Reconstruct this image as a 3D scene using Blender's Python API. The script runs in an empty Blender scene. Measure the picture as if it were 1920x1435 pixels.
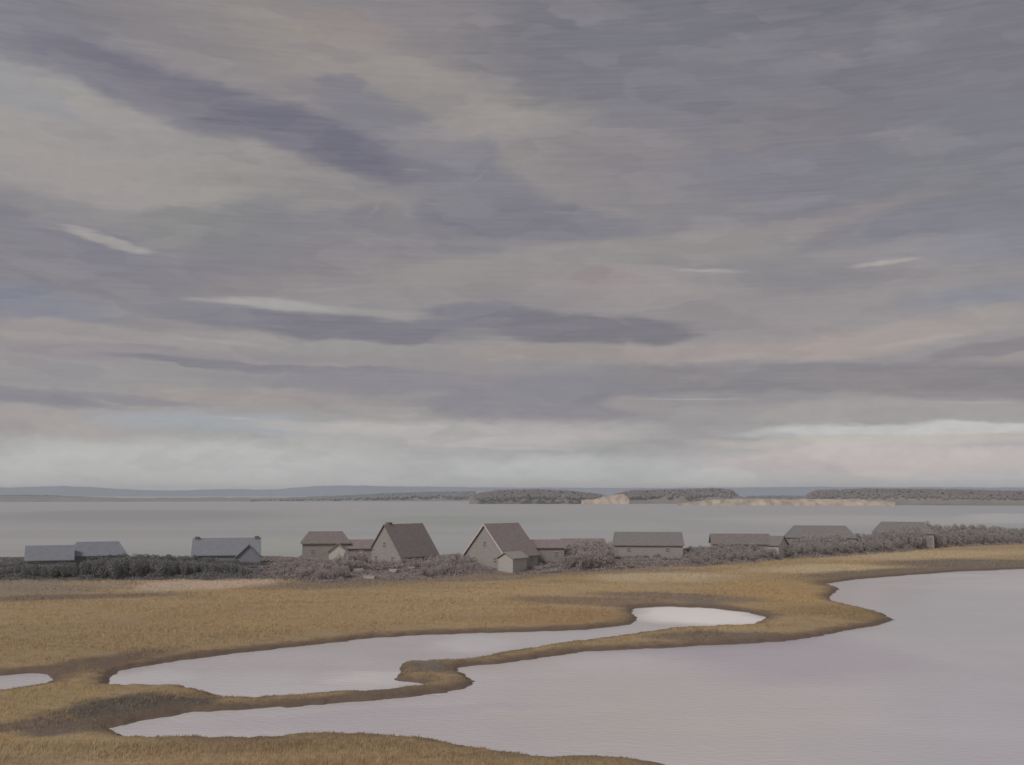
import bpy, bmesh, math, random
import numpy as np
from mathutils import Vector, Matrix, noise as mnoise

# ------------------------------------------------------------------ camera
SC = bpy.context.scene
COL = SC.collection
F = 2058.0            # focal length in pixels of a 1920 px wide picture
CX, CY, HY = 960.0, 717.5, 925.0
H = 15.0              # eye height above the water, metres
PITCH = math.atan((HY - CY) / F)
cam_d = bpy.data.cameras.new('camera')
cam = bpy.data.objects.new('camera', cam_d)
COL.objects.link(cam)
cam.location = (0, 0, H)
cam.rotation_euler = (math.radians(90) + PITCH, 0, 0)
cam_d.sensor_width = 36.0
cam_d.lens = 36.0 * F / 1920.0
cam_d.clip_start = 0.5
cam_d.clip_end = 40000
SC.camera = cam

SC.view_settings.view_transform = 'Standard'
SC.view_settings.look = 'None'
SC.view_settings.gamma = 1.0
SC.view_settings.exposure = 0.0
SC.cycles.max_bounces = 6
SC.cycles.volume_bounces = 2
SC.cycles.use_denoising = True
SC.cycles.caustics_reflective = False

def lin1(c):
    c = c / 255.0
    return c / 12.92 if c <= 0.04045 else ((c + 0.055) / 1.055) ** 2.4
def lin(rgb, k=1.0):
    return tuple(lin1(c) * k for c in rgb) + (1.0,)

def direction(px, py):
    """unit direction of a bearing measured on the 1920x1435 picture"""
    d = Vector(((px - CX) / F, 1.0, (CY - py) / F))
    d.rotate(Matrix.Rotation(PITCH, 3, 'X'))
    return d.normalized()
def ground_at(px, py, z=0.0):
    d = direction(px, py)
    t = (z - H) / d.z
    return Vector((d.x * t, d.y * t, z))
def azim(px):
    return math.atan2((px - CX) / F * math.cos(PITCH), 1.0)   # near the horizon

# ------------------------------------------------------------------ node helpers
class NT:
    def __init__(s, tree):
        s.t = tree; s.n = tree.nodes; s.l = tree.links
        s.n.clear()
    def new(s, kind, **kw):
        nd = s.n.new(kind)
        for k, v in kw.items():
            setattr(nd, k, v)
        return nd
    def put(s, sock, v):
        if hasattr(v, 'is_output') or isinstance(v, bpy.types.NodeSocket):
            s.l.new(v, sock)
        else:
            sock.default_value = v
    def math(s, op, a, b=None, c=None, clamp=False):
        nd = s.new('ShaderNodeMath', operation=op, use_clamp=clamp)
        s.put(nd.inputs[0], a)
        if b is not None: s.put(nd.inputs[1], b)
        if c is not None: s.put(nd.inputs[2], c)
        return nd.outputs[0]
    def vmath(s, op, a, b=None):
        nd = s.new('ShaderNodeVectorMath', operation=op)
        s.put(nd.inputs[0], a)
        if b is not None:
            s.put(nd.inputs[3] if op == 'SCALE' else nd.inputs[1], b)
        return nd.outputs[0]
    def mix(s, f, a, b, blend='MIX'):
        nd = s.new('ShaderNodeMix', data_type='RGBA', blend_type=blend)
        s.put(nd.inputs[0], f); s.put(nd.inputs[6], a); s.put(nd.inputs[7], b)
        return nd.outputs[2]
    def mapr(s, v, a, b, c, d, kind='LINEAR'):
        nd = s.new('ShaderNodeMapRange', interpolation_type=kind)
        nd.clamp = True
        s.put(nd.inputs[0], v)
        for i, q in enumerate((a, b, c, d)): nd.inputs[i + 1].default_value = q
        return nd.outputs[0]
    def noise(s, vec, scale, detail=3.0, rough=0.55, dist=0.0, color=False):
        nd = s.new('ShaderNodeTexNoise')
        s.put(nd.inputs['Vector'], vec)
        nd.inputs['Scale'].default_value = scale
        nd.inputs['Detail'].default_value = detail
        nd.inputs['Roughness'].default_value = rough
        nd.inputs['Distortion'].default_value = dist
        return nd.outputs['Color' if color else 'Fac']
    def mapping(s, vec, loc=(0, 0, 0), rot=(0, 0, 0), scale=(1, 1, 1), kind='POINT'):
        nd = s.new('ShaderNodeMapping', vector_type=kind)
        s.put(nd.inputs[0], vec)
        nd.inputs[1].default_value = loc
        nd.inputs[2].default_value = rot
        nd.inputs[3].default_value = scale
        return nd.outputs[0]
    def spot(s, vec, loc, rot, scale, add, soft, alpha):
        """0..alpha, soft ragged elliptical patch"""
        m = s.mapping(vec, loc, rot, scale, 'TEXTURE')
        g = s.new('ShaderNodeTexGradient', gradient_type='SPHERICAL')
        s.put(g.inputs[0], m)
        a = s.math('ADD', g.outputs['Fac'], add)
        return s.mapr(a, 0.0, soft, 0.0, alpha, 'SMOOTHSTEP')

# ------------------------------------------------------------------ sky: clouds over a Nishita sky
SUN_EL, SUN_AZ = 40.0, 218.0       # high thin-cloud sun, behind the viewer to the left (compass from +Y clockwise)
world = bpy.data.worlds.new('World')
SC.world = world
world.use_nodes = True
w = NT(world.node_tree)
out = w.new('ShaderNodeOutputWorld')
bg = w.new('ShaderNodeBackground')
w.l.new(bg.outputs[0], out.inputs[0])
sky = w.new('ShaderNodeTexSky', sky_type='NISHITA')
sky.sun_disc = False
sky.sun_elevation = math.radians(SUN_EL)
sky.sun_rotation = math.radians(SUN_AZ)
sky.air_density = 1.2
sky.dust_density = 3.0
tc = w.new('ShaderNodeTexCoord')
sep = w.new('ShaderNodeSeparateXYZ')
w.l.new(tc.outputs['Generated'], sep.inputs[0])
az = w.math('ARCTAN2', sep.outputs[0], sep.outputs[1])
el = w.math('ARCSINE', sep.outputs[2])
U = F / 100.0
comb = w.new('ShaderNodeCombineXYZ')
w.put(comb.inputs[0], w.math('MULTIPLY', az, U))
w.put(comb.inputs[1], w.math('MULTIPLY', el, U))
P0 = comb.outputs[0]
# ragged, wind-drawn edges
wn = w.noise(w.mapping(P0, scale=(0.45, 1.3, 1)), 1.0, 4, 0.6, color=True)
wv = w.vmath('MULTIPLY', w.vmath('SUBTRACT', wn, (0.5, 0.5, 0.5)), (1.3, 0.42, 0.0))
wn2 = w.noise(w.mapping(P0, loc=(7, 3, 0), scale=(2.2, 7.0, 1)), 1.0, 3, 0.6, color=True)
wv2 = w.vmath('MULTIPLY', w.vmath('SUBTRACT', wn2, (0.5, 0.5, 0.5)), (0.5, 0.10, 0.0))
P = w.vmath('ADD', w.vmath('ADD', P0, wv), wv2)
# soft warp only, for crisp small streaks
PS = w.vmath('ADD', P0, w.vmath('ADD', w.vmath('SCALE', wv, 0.25), w.vmath('SCALE', wv2, 0.6)))
streak = w.noise(w.mapping(P0, loc=(3, 11, 0), scale=(0.55, 9.0, 1)), 1.0, 5, 0.6, 0.3)
S = w.math('MULTIPLY', w.math('SUBTRACT', streak, 1.0), 0.26)
S2 = w.math('MULTIPLY', w.math('SUBTRACT', streak, 0.95), 0.9)

# vertical colour of the cloud deck, horizon upward
ramp = w.new('ShaderNodeValToRGB')
ramp.color_ramp.interpolation = 'B_SPLINE'
v0 = w.math('DIVIDE', w.new('ShaderNodeSeparateXYZ').outputs[1], 1.0)
sp2 = v0.node
sepP = w.new('ShaderNodeSeparateXYZ')
w.l.new(P, sepP.inputs[0])
rv = w.mapr(sepP.outputs[1], -1.0, 15.0, 0.0, 1.0)
w.l.new(rv, ramp.inputs[0])
stops = [(925, (208, 210, 206)), (880, (196, 198, 194)), (830, (176, 176, 172)), (780, (158, 155, 153)), (720, (147, 144, 145)),
         (640, (152, 147, 145)), (560, (143, 139, 139)), (450, (136, 133, 135)), (350, (134, 131, 133)), (200, (132, 129, 131)),
         (60, (124, 122, 126)), (-300, (122, 121, 126))]
cr = ramp.color_ramp
while len(cr.elements) > 1: cr.elements.remove(cr.elements[0])
def rpos(y): return ((925 - y) / 100.0 + 1.0) / 16.0
cr.elements[0].position = rpos(stops[0][0]); cr.elements[0].color = lin(stops[0][1])
for y, c in stops[1:]:
    e = cr.elements.new(min(1.0, rpos(y))); e.color = lin(c)
c = ramp.outputs[0]
# broad clouds drifting over the whole dome
big = w.noise(w.mapping(P0, loc=(21, 5, 0), scale=(0.16, 0.5, 1)), 1.0, 5, 0.55, 0.4)
c = w.mix(w.mapr(big, 0.45, 0.7, 0.0, 0.35, 'SMOOTHSTEP'), c, lin((112, 111, 121)))
c = w.mix(w.mapr(big, 0.5, 0.28, 0.0, 0.25, 'SMOOTHSTEP'), c, lin((163, 158, 152)))

# clouds: centre x, y, half width, half height, tilt (deg, + = falling to the right), colour, cover, softness
CL = [
 (60, 60, 330, 150, 15, (121, 121, 128), .9, .7), (120, 110, 300, 70, 15, (126, 125, 131), .8, .7),
 (420, 90, 420, 120, 15, (137, 132, 131), .8, .8), (640, 100, 380, 150, 18, (146, 139, 133), .95, .8), (640, 55, 130, 60, 0, (152, 139, 131), .85, .9),
 (780, 190, 420, 120, 24, (150, 144, 137), .9, .7), (930, 260, 300, 100, 28, (149, 144, 138), .9, .7), (1010, 210, 170, 80, 8, (153, 148, 140), .8, .6),
 (900, 60, 260, 90, 10, (139, 134, 133), .8, .8),
 (1450, 60, 640, 200, 0, (109, 109, 115), .98, .5), (1900, 200, 300, 260, 0, (120, 119, 125), .9, .7), (1230, 110, 330, 130, 5, (117, 117, 123), .85, .6), (1740, 190, 560, 230, 0, (118, 117, 123), .95, .6),
 (1240, 190, 260, 130, 15, (121, 120, 126), .8, .8), (1480, 250, 300, 80, 0, (129, 125, 127), .7, .9), (1140, 290, 260, 80, 8, (136, 131, 131), .8, .8),
 (1530, 120, 110, 22, -3, (132, 130, 133), .7, .9), (1690, 55, 50, 50, 0, (133, 132, 136), .6, .9),
 (1500, 345, 420, 75, 4, (125, 123, 130), .85, .6), (1390, 310, 110, 36, 8, (122, 121, 128), .7, .6), (1860, 300, 320, 160, 0, (123, 124, 128), .85, .7),
 (1180, 370, 300, 60, 8, (137, 133, 133), .8, .8),
 (50, 230, 210, 115, 18, (158, 158, 155), .97, .45), (230, 290, 330, 110, 12, (158, 154, 149), .97, .45), (190, 340, 330, 75, 3, (159, 154, 149), .92, .6),
 (430, 340, 180, 95, -12, (156, 152, 145), .92, .45), (560, 350, 190, 70, 3, (143, 139, 135), .85, .7), (20, 175, 170, 26, 10, (150, 151, 153), .8, .7),
 (240, 160, 260, 46, 17, (117, 116, 126), .95, .6), (430, 208, 340, 52, 16, (108, 107, 119), .98, .5), (620, 266, 280, 48, 14, (108, 107, 119), .97, .5),
 (700, 215, 180, 62, 14, (124, 123, 131), .75, .7), (650, 158, 60, 20, 0, (124, 122, 129), .8, .6), (830, 318, 170, 38, 14, (124, 123, 129), .85, .7),
 (640, 400, 220, 50, -6, (140, 136, 133), .85, .6), (890, 345, 190, 80, 22, (126, 124, 130), .93, .5), (868, 300, 70, 44, -20, (126, 125, 131), .85, .5), (620, 425, 130, 40, -14, (129, 127, 131), .8, .5), (990, 418, 260, 48, 6, (119, 118, 126), .95, .5),
 (560, 465, 360, 80, 0, (131, 128, 131), .9, .6), (330, 425, 150, 44, -8, (133, 133, 130), .9, .5), (480, 430, 120, 72, -22, (127, 128, 129), .85, .5),
 (700, 490, 260, 45, 2, (131, 126, 129), .8, .7),
 (70, 430, 260, 70, 10, (127, 125, 132), .9, .6), (190, 515, 420, 70, 4, (127, 125, 131), .95, .6), (120, 400, 160, 24, 6, (139, 138, 136), .7, .8),
 (60, 572, 190, 38, 5, (121, 126, 140), .85, .8), (20, 550, 110, 30, 4, (124, 129, 142), .7, .9),
 (470, 540, 180, 26, -8, (143, 137, 134), .7, .7), (940, 520, 380, 60, 0, (147, 142, 138), .9, .6), (1180, 540, 330, 60, 2, (150, 143, 140), .85, .7),
 (1270, 470, 520, 42, -3, (146, 142, 138), .9, .6), (1130, 530, 110, 40, 0, (152, 142, 140), .7, .8), (1480, 575, 360, 34, 0, (147, 141, 139), .8, .7),
 (1560, 405, 300, 22, -8, (141, 135, 134), .7, .9), (1470, 430, 180, 14, -6, (146, 140, 136), .7, .9),
 (1730, 418, 260, 32, -6, (123, 123, 130), .95, .45), (1880, 455, 200, 42, 0, (126, 129, 138), .8, .7), (1560, 440, 90, 9, -6, (133, 128, 128), .7, .6),
 (1500, 522, 260, 20, 1, (136, 133, 134), .8, .6), (1850, 552, 210, 32, -4, (135, 139, 149), .75, .9),
 (620, 612, 360, 30, 3, (115, 114, 123), .95, .5), (900, 595, 170, 32, 0, (117, 116, 125), .95, .5), (1110, 620, 260, 40, 1, (117, 114, 121), .97, .4),
 (400, 590, 180, 24, 4, (128, 127, 134), .8, .7),
 (1240, 662, 520, 25, 0, (162, 152, 146), .95, .6), (1560, 645, 330, 38, -4, (166, 155, 148), .95, .6), (1760, 615, 220, 36, -8, (163, 155, 150), .85, .7),
 (1020, 660, 240, 17, 1, (157, 149, 142), .9, .6), (1410, 610, 170, 22, 0, (148, 141, 140), .8, .7), (1870, 655, 150, 17, -7, (131, 127, 129), .9, .5),
 (1880, 685, 140, 26, 0, (153, 144, 143), .8, .7),
 (1500, 706, 560, 34, 1, (130, 127, 131), .97, .45), (1800, 722, 360, 34, 2, (133, 129, 131), .95, .5), (1060, 742, 270, 66, 0, (128, 128, 135), .95, .5),
 (960, 765, 260, 30, 1, (133, 132, 138), .9, .6), (1240, 700, 160, 28, 0, (136, 132, 134), .8, .6),
 (130, 625, 260, 32, 4, (158, 151, 147), .95, .6), (370, 638, 220, 20, -1, (160, 155, 151), .9, .6), (620, 650, 260, 19, 1, (153, 150, 147), .9, .6),
 (860, 690, 180, 36, 0, (146, 140, 138), .8, .7), (240, 664, 230, 22, 0, (142, 136, 139), .95, .5), (500, 685, 400, 12, 1, (125, 123, 131), .95, .5),
 (720, 712, 380, 32, 0, (137, 135, 141), .9, .6), (140, 705, 280, 30, 2, (148, 147, 147), .9, .6),
 (40, 742, 200, 18, 5, (133, 131, 139), .9, .6), (250, 745, 170, 12, 3, (137, 135, 142), .8, .6),
 (500, 745, 320, 22, 3, (157, 151, 147), .95, .5), (710, 768, 130, 15, 5, (163, 159, 155), .9, .5),
 (90, 790, 300, 36, 0, (159, 153, 149), .9, .7), (430, 795, 330, 30, 2, (150, 156, 160), .85, .7), (650, 805, 200, 16, 2, (165, 162, 158), .8, .6),
 (300, 865, 700, 50, 0, (163, 166, 161), .8, .8), (900, 815, 420, 40, 0, (168, 165, 161), .85, .7),
 (1200, 756, 100, 22, 0, (152, 147, 146), .9, .6), (1600, 772, 420, 24, 1, (157, 153, 151), .9, .6), (1700, 808, 360, 17, 0, (184, 185, 181), .95, .6),
 (1640, 828, 420, 14, 0, (172, 167, 158), .9, .6), (1640, 865, 480, 42, 0, (174, 165, 161), .92, .7), (1080, 880, 340, 34, 0, (164, 168, 164), .8, .8),
 (1650, 905, 420, 12, 0, (160, 158, 158), .8, .8),
]
FINE = [
 (205, 453, 105, 13, 12, (166, 162, 157), .95, .45), (520, 572, 190, 15, 2, (167, 165, 161), .95, .5), (730, 588, 160, 13, 4, (154, 151, 148), .85, .6),
 (400, 640, 130, 6, 2, (168, 163, 158), .8, .5), (1330, 508, 120, 6, 3, (167, 165, 160), .85, .6), (1660, 493, 90, 6, -4, (172, 166, 161), .95, .5),
 (1320, 748, 140, 3, 1, (168, 166, 164), .8, .6), (1800, 755, 170, 3, 2, (168, 165, 163), .8, .6), (900, 332, 30, 3, -35, (150, 147, 146), .6, .6),
 (700, 395, 36, 4, -45, (152, 147, 142), .6, .7), (560, 410, 60, 4, 6, (142, 139, 142), .5, .7), (780, 320, 45, 3, 3, (146, 143, 143), .6, .6),
 (350, 730, 80, 5, -4, (162, 157, 152), .8, .6), (450, 784, 60, 4, 2, (172, 170, 165), .7, .6), (640, 797, 80, 4, 3, (173, 171, 166), .7, .6),
 (1800, 812, 160, 4, 0, (184, 182, 176), .8, .7), (950, 840, 200, 6, 1, (172, 169, 164), .6, .8), (630, 85, 20, 5, 60, (158, 153, 147), .6, .8),
 (1060, 400, 60, 4, 4, (139, 136, 138), .5, .7), (640, 540, 110, 7, -6, (152, 148, 146), .7, .6), (1720, 640, 190, 6, -5, (172, 164, 156), .7, .7),
]
def stroke(c, pos, cl, S=S):
    x, y, rx, ry, rot, rgb, al, so = cl
    if y > 760:                      # the air in front takes some light from the lowest sky
        rgb = tuple(q * (1 + .16 * min(1, (y - 760) / 70) + .05 * max(0, min(1, (y - 840) / 30))) for q in rgb)
    d = direction(x, y)
    a0, e0 = math.atan2(d.x, d.y) * U, math.asin(d.z) * U
    k = 1.0 / max(0.6, math.cos(math.asin(d.z)))
    f = w.spot(pos, (a0, e0, 0), (0, 0, -math.radians(rot)), (rx / 100 * k * 1.12, ry / 100 * 1.12, 1), S, so * .8, al)
    return w.mix(f, c, lin(rgb))
for cl in CL: c = stroke(c, P, cl)
for cl in FINE: c = stroke(c, PS, (cl[0], cl[1], cl[2] * 1.35, cl[3] * 1.5) + cl[4:7] + (cl[7] * 1.1,), S2)
# drawn-out light and dark fibres in the cloud
fib = w.noise(w.mapping(P0, scale=(0.6, 17.0, 1)), 1.0, 4, 0.65, 0.4)
mot = w.noise(w.mapping(P0, loc=(2, 2, 2), scale=(3.0, 5.0, 1)), 1.0, 4, 0.65)
c = w.mix(w.mapr(fib, 0.35, 0.7, 0.0, 0.10), c, lin((186, 178, 176)))
# broken masses: each torn fragment of cloud a little lighter or darker than its neighbour
def torn(c, sc_, loc, amt, rot):
    vo = w.new('ShaderNodeTexVoronoi', feature='SMOOTH_F1')
    w.put(vo.inputs['Vector'], w.mapping(P, loc=loc, rot=(0, 0, rot), scale=sc_))
    vo.inputs['Scale'].default_value = 1.0
    vo.inputs['Smoothness'].default_value = 0.22
    sv = w.new('ShaderNodeSeparateColor'); w.l.new(vo.outputs['Color'], sv.inputs[0])
    c = w.mix(w.mapr(sv.outputs[0], 0.45, 1.0, 0.0, amt), c, lin((182, 174, 170)))
    c = w.mix(w.mapr(sv.outputs[1], 0.45, 1.0, 0.0, amt * 1.1), c, lin((98, 98, 112)))
    return c
c = torn(c, (0.55, 2.2, 1), (3.1, 1.7, 0), 0.12, 0.10)
c = torn(c, (1.1, 4.6, 1), (9.1, 4.7, 0), 0.09, -0.03)
c = w.mix(1.0, c, (1.0, 0.99, 1.018, 1.0), 'MULTIPLY')
c = w.mix(w.mapr(mot, 0.4, 0.7, 0.0, 0.10), c, lin((110, 108, 116)))
w.n.remove(sp2); w.n.remove(v0.node) if False else None
c = w.vmath('SCALE', c, 10.0)
c = w.mix(0.96, sky.outputs[0], c)
w.put(bg.inputs[0], c)
bg.inputs[1].default_value = 0.1
try:
    world.cycles.sampling_method = 'MANUAL'
    world.cycles.sample_map_resolution = 256
except Exception: pass

sun_d = bpy.data.lights.new('sun', 'SUN')
sun_d.energy = 1.5
sun_d.angle = math.radians(14)
sun_d.color = (1.0, 0.95, 0.88)
sun = bpy.data.objects.new('sun', sun_d)
COL.objects.link(sun)
sa, se = math.radians(SUN_AZ), math.radians(SUN_EL)
to_sun = Vector((math.sin(sa) * math.cos(se), math.cos(sa) * math.cos(se), math.sin(se)))
sun.rotation_euler = to_sun.to_track_quat('Z', 'Y').to_euler()

# ------------------------------------------------------------------ object helpers
def link(name, mesh, mat, parent=None):
    o = bpy.data.objects.new(name, mesh)
    COL.objects.link(o)
    if mat is not None: mesh.materials.append(mat)
    if parent is not None: o.parent = parent
    return o
def tag(o, label=None, cat=None, group=None, kind=None):
    if label: o['label'] = label
    if cat: o['category'] = cat
    if group: o['group'] = group
    if kind: o['kind'] = kind
    return o
def empty(name, loc, rz=0.0):
    o = bpy.data.objects.new(name, None)
    COL.objects.link(o)
    o.location = loc; o.rotation_euler = (0, 0, rz)
    o.empty_display_size = 0.3
    return o
def np_mesh(name, verts, faces, smooth=False):
    """verts (n,3), faces (m,k) arrays"""
    me = bpy.data.meshes.new(name)
    verts = np.asarray(verts, np.float32); faces = np.asarray(faces, np.int32)
    m, k = faces.shape
    me.vertices.add(len(verts)); me.vertices.foreach_set('co', verts.ravel())
    me.loops.add(m * k); me.loops.foreach_set('vertex_index', faces.ravel())
    me.polygons.add(m)
    me.polygons.foreach_set('loop_start', np.arange(0, m * k, k, dtype=np.int32))
    me.polygons.foreach_set('loop_total', np.full(m, k, np.int32))
    if smooth: me.polygons.foreach_set('use_smooth', np.ones(m, bool))
    me.update(); me.validate()
    return me
def bm_mesh(name, bm):
    me = bpy.data.meshes.new(name); bm.to_mesh(me); bm.free(); return me

# ------------------------------------------------------------------ materials
ILL = 0.62
def alb(rgb, k=1.0): return lin(rgb, k / ILL)
def material(name):
    m = bpy.data.materials.new(name); m.use_nodes = True
    t = NT(m.node_tree)
    o = t.new('ShaderNodeOutputMaterial'); b = t.new('ShaderNodeBsdfPrincipled')
    t.l.new(b.outputs[0], o.inputs[0])
    b.inputs['Roughness'].default_value = 0.95
    b.inputs['Specular IOR Level'].default_value = 0.15
    return m, t, b
def simple(name, rgb, rgb2=None, scale=(1, 1, 1), ns=1.0, rough=0.9, k=1.0):
    m, t, b = material(name)
    b.inputs['Roughness'].default_value = rough
    tcx = t.new('ShaderNodeTexCoord')
    n = t.noise(t.mapping(tcx.outputs['Object'], scale=scale), ns, 4, 0.6)
    t.put(b.inputs['Base Color'], t.mix(t.mapr(n, 0.35, 0.65, 0, 1), alb(rgb, k), alb(rgb2 or rgb, k)))
    return m

# growth, soil and painted bank-shade patches of the marsh: x, y, half width, half height (picture), tilt, colour, cover, softness
MARSH = [
 (250, 1190, 700, 60, -4, (136, 116, 86), .8, .8), (120, 1150, 320, 22, -2, (145, 125, 92), .8, .7), (700, 1150, 520, 30, -4, (150, 126, 90), .7, .8),
 (60, 1103, 210, 20, 0, (122, 112, 102), .9, .6), (110, 1123, 300, 7, 0, (103, 90, 84), .9, .7), (150, 1250, 330, 15, -6, (94, 80, 72), .9, .7), (430, 1225, 220, 9, -7, (98, 82, 72), .9, .7), (760, 1193, 330, 8, -3, (100, 84, 72), .9, .7), (1080, 1177, 200, 6, -3, (104, 86, 70), .85, .7), (170, 1095, 90, 11, 0, (142, 124, 102), .8, .7),  # bands along the far creek banks: shade of the bank painted dark brown
 (390, 1096, 170, 13, -2, (166, 146, 128), .97, .35), (300, 1104, 80, 9, 2, (158, 145, 128), .9, .5), (640, 1098, 220, 13, -2, (112, 99, 88), .9, .7),
 (900, 1086, 260, 8, -3, (116, 104, 92), .9, .7), (1150, 1076, 260, 8, -2, (120, 106, 93), .85, .7),
 (1050, 1110, 380, 18, -3, (156, 134, 100), .8, .8), (1250, 1086, 170, 13, -3, (162, 146, 120), .9, .6), (1520, 1068, 170, 12, -4, (164, 147, 118), .9, .6),
 (1760, 1042, 220, 10, -4, (160, 142, 114), .9, .6), (1460, 1112, 200, 34, 0, (150, 124, 84), .9, .7),
 (1130, 1130, 230, 10, 1, (116, 98, 84), .9, .6), (1270, 1122, 220, 9, 2, (110, 97, 88), .9, .6), (1370, 1138, 110, 9, 8, (104, 95, 89), .9, .6),
 (1690, 1075, 240, 11, -5, (104, 93, 80), .95, .5), (1830, 1058, 180, 11, -3, (100, 92, 85), .95, .5), (1560, 1094, 60, 8, 0, (104, 90, 74), .8, .6),
 (1600, 1150, 130, 26, 6, (128, 105, 74), .9, .6), (1400, 1196, 260, 10, -2, (104, 92, 82), .95, .5), (1060, 1160, 280, 22, -3, (140, 113, 80), .8, .8),
 (110, 1310, 200, 36, 2, (142, 124, 90), .9, .7), (270, 1326, 170, 26, -8, (78, 74, 72), .97, .55), (80, 1362, 180, 12, -4, (98, 88, 82), .9, .6),
 (420, 1300, 130, 10, 4, (118, 98, 76), .8, .7), (650, 1308, 300, 9, -3, (98, 88, 78), .9, .6), (800, 1248, 90, 18, 0, (96, 92, 88), .9, .6),
 (110, 1415, 240, 34, 0, (138, 122, 94), .8, .8), (520, 1400, 420, 36, 1, (122, 103, 78), .9, .8), (1000, 1420, 420, 24, 2, (128, 110, 82), .9, .8),
]
def tone(c):
    m_ = sum(c) / 3.0
    return tuple((q + (m_ - q) * .17) * 1.08 for q in c)
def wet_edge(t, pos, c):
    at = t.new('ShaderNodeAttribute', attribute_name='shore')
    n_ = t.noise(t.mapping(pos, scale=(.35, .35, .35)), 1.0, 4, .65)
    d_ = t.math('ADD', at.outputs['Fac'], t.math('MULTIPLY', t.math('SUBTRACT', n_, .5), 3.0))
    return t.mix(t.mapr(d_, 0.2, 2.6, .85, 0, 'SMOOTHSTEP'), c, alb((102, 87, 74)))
def marsh_colour(t, pos):
    """colour of ground and reeds as a function of the place"""
    n1 = t.noise(t.mapping(pos, scale=(0.03, 0.03, 0.03)), 1.0, 5, 0.6, 0.6, color=True)
    wv = t.vmath('MULTIPLY', t.vmath('SUBTRACT', n1, (0.5, 0.5, 0.5)), (22, 10, 0))
    p = t.vmath('ADD', pos, wv)
    p = t.vmath('MULTIPLY', p, (1, 1, 0))
    st = t.noise(t.mapping(pos, scale=(0.05, 0.3, 0.1)), 1.0, 5, 0.62)
    s = t.math('MULTIPLY', t.math('SUBTRACT', st, 1.0), 0.3)
    c = t.mix(t.mapr(st, 0.38, 0.62, 0, 1), alb(tone((138, 117, 86))), alb(tone((152, 131, 98))))
    for x, y, rx, ry, rot, rgb, al, so in MARSH:
        rgb = tone(rgb)
        g = ground_at(x, y, 0.4)
        D = math.hypot(g.x, g.y)
        sx, sy = rx * D / F * 1.1, ry * D * D / (H * F) * 1.2
        b = math.atan2(g.x, g.y)
        tilt = math.atan(math.tan(math.radians(rot)) * D / H)     # a slant in the picture is a long run over the ground
        ca = abs(math.cos(tilt))
        f = t.spot(p, (g.x, g.y, 0), (0, 0, -b - tilt), (min(sx / max(ca, .25), sx * 3), max(sy * ca, .25 * sy), 1), s, so * .8, al)
        c = t.mix(f, c, alb(rgb))
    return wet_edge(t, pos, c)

m_ground, t, b = material('marsh_ground')
geo = t.new('ShaderNodeNewGeometry'); pos = geo.outputs['Position']
c = marsh_colour(t, pos)
sp = t.new('ShaderNodeSeparateXYZ'); t.l.new(pos, sp.inputs[0])
sa_ = t.new('ShaderNodeAttribute', attribute_name='spit')
sn = t.noise(t.mapping(pos, scale=(.12, .12, .12)), 1.0, 4, 0.6)
ss = t.math('ADD', sa_.outputs['Fac'], t.math('MULTIPLY', t.math('SUBTRACT', sn, 0.5), 14.0))
c = t.mix(t.mapr(ss, -7.0, 1.0, 0, 1, 'SMOOTHSTEP'), c, t.mix(sn, alb((104, 95, 88)), alb((118, 108, 98))))
# bare wet mud below the grass line
fn = t.noise(t.mapping(pos, scale=(0.6, 0.6, 3)), 1.0, 4, 0.6)
zz = t.math('ADD', sp.outputs[2], t.math('MULTIPLY', t.math('SUBTRACT', fn, 0.5), 0.30))
mud = t.mix(fn, alb((84, 74, 68)), alb((108, 95, 84)))
c = t.mix(t.mapr(zz, 0.16, 0.36, 0, 1, 'SMOOTHSTEP'), mud, c)
n2 = t.noise(t.mapping(pos, scale=(0.9, 3.0, 2)), 1.0, 5, 0.7)
c = t.mix(t.mapr(n2, 0.4, 0.7, 0, 0.35), c, alb((100, 84, 64)))
t.put(b.inputs['Base Color'], c)
bp = t.new('ShaderNodeBump'); bp.inputs['Distance'].default_value = 0.25; bp.inputs['Strength'].default_value = 0.6
t.put(bp.inputs['Height'], n2); t.l.new(bp.outputs[0], b.inputs['Normal'])

m_grass, t, b = material('marsh_grass')
geo = t.new('ShaderNodeNewGeometry'); pos = geo.outputs['Position']
c = marsh_colour(t, pos)
vn = t.noise(t.mapping(pos, scale=(1.6, 1.6, 0.2)), 1.0, 3, 0.6)
c = t.mix(t.mapr(vn, 0.35, 0.68, 0, 0.35), c, alb((184, 164, 130)))
c = t.mix(t.mapr(vn, 0.52, 0.34, 0, 0.35), c, alb((112, 96, 78)))
t.put(b.inputs['Base Color'], c)

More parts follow.
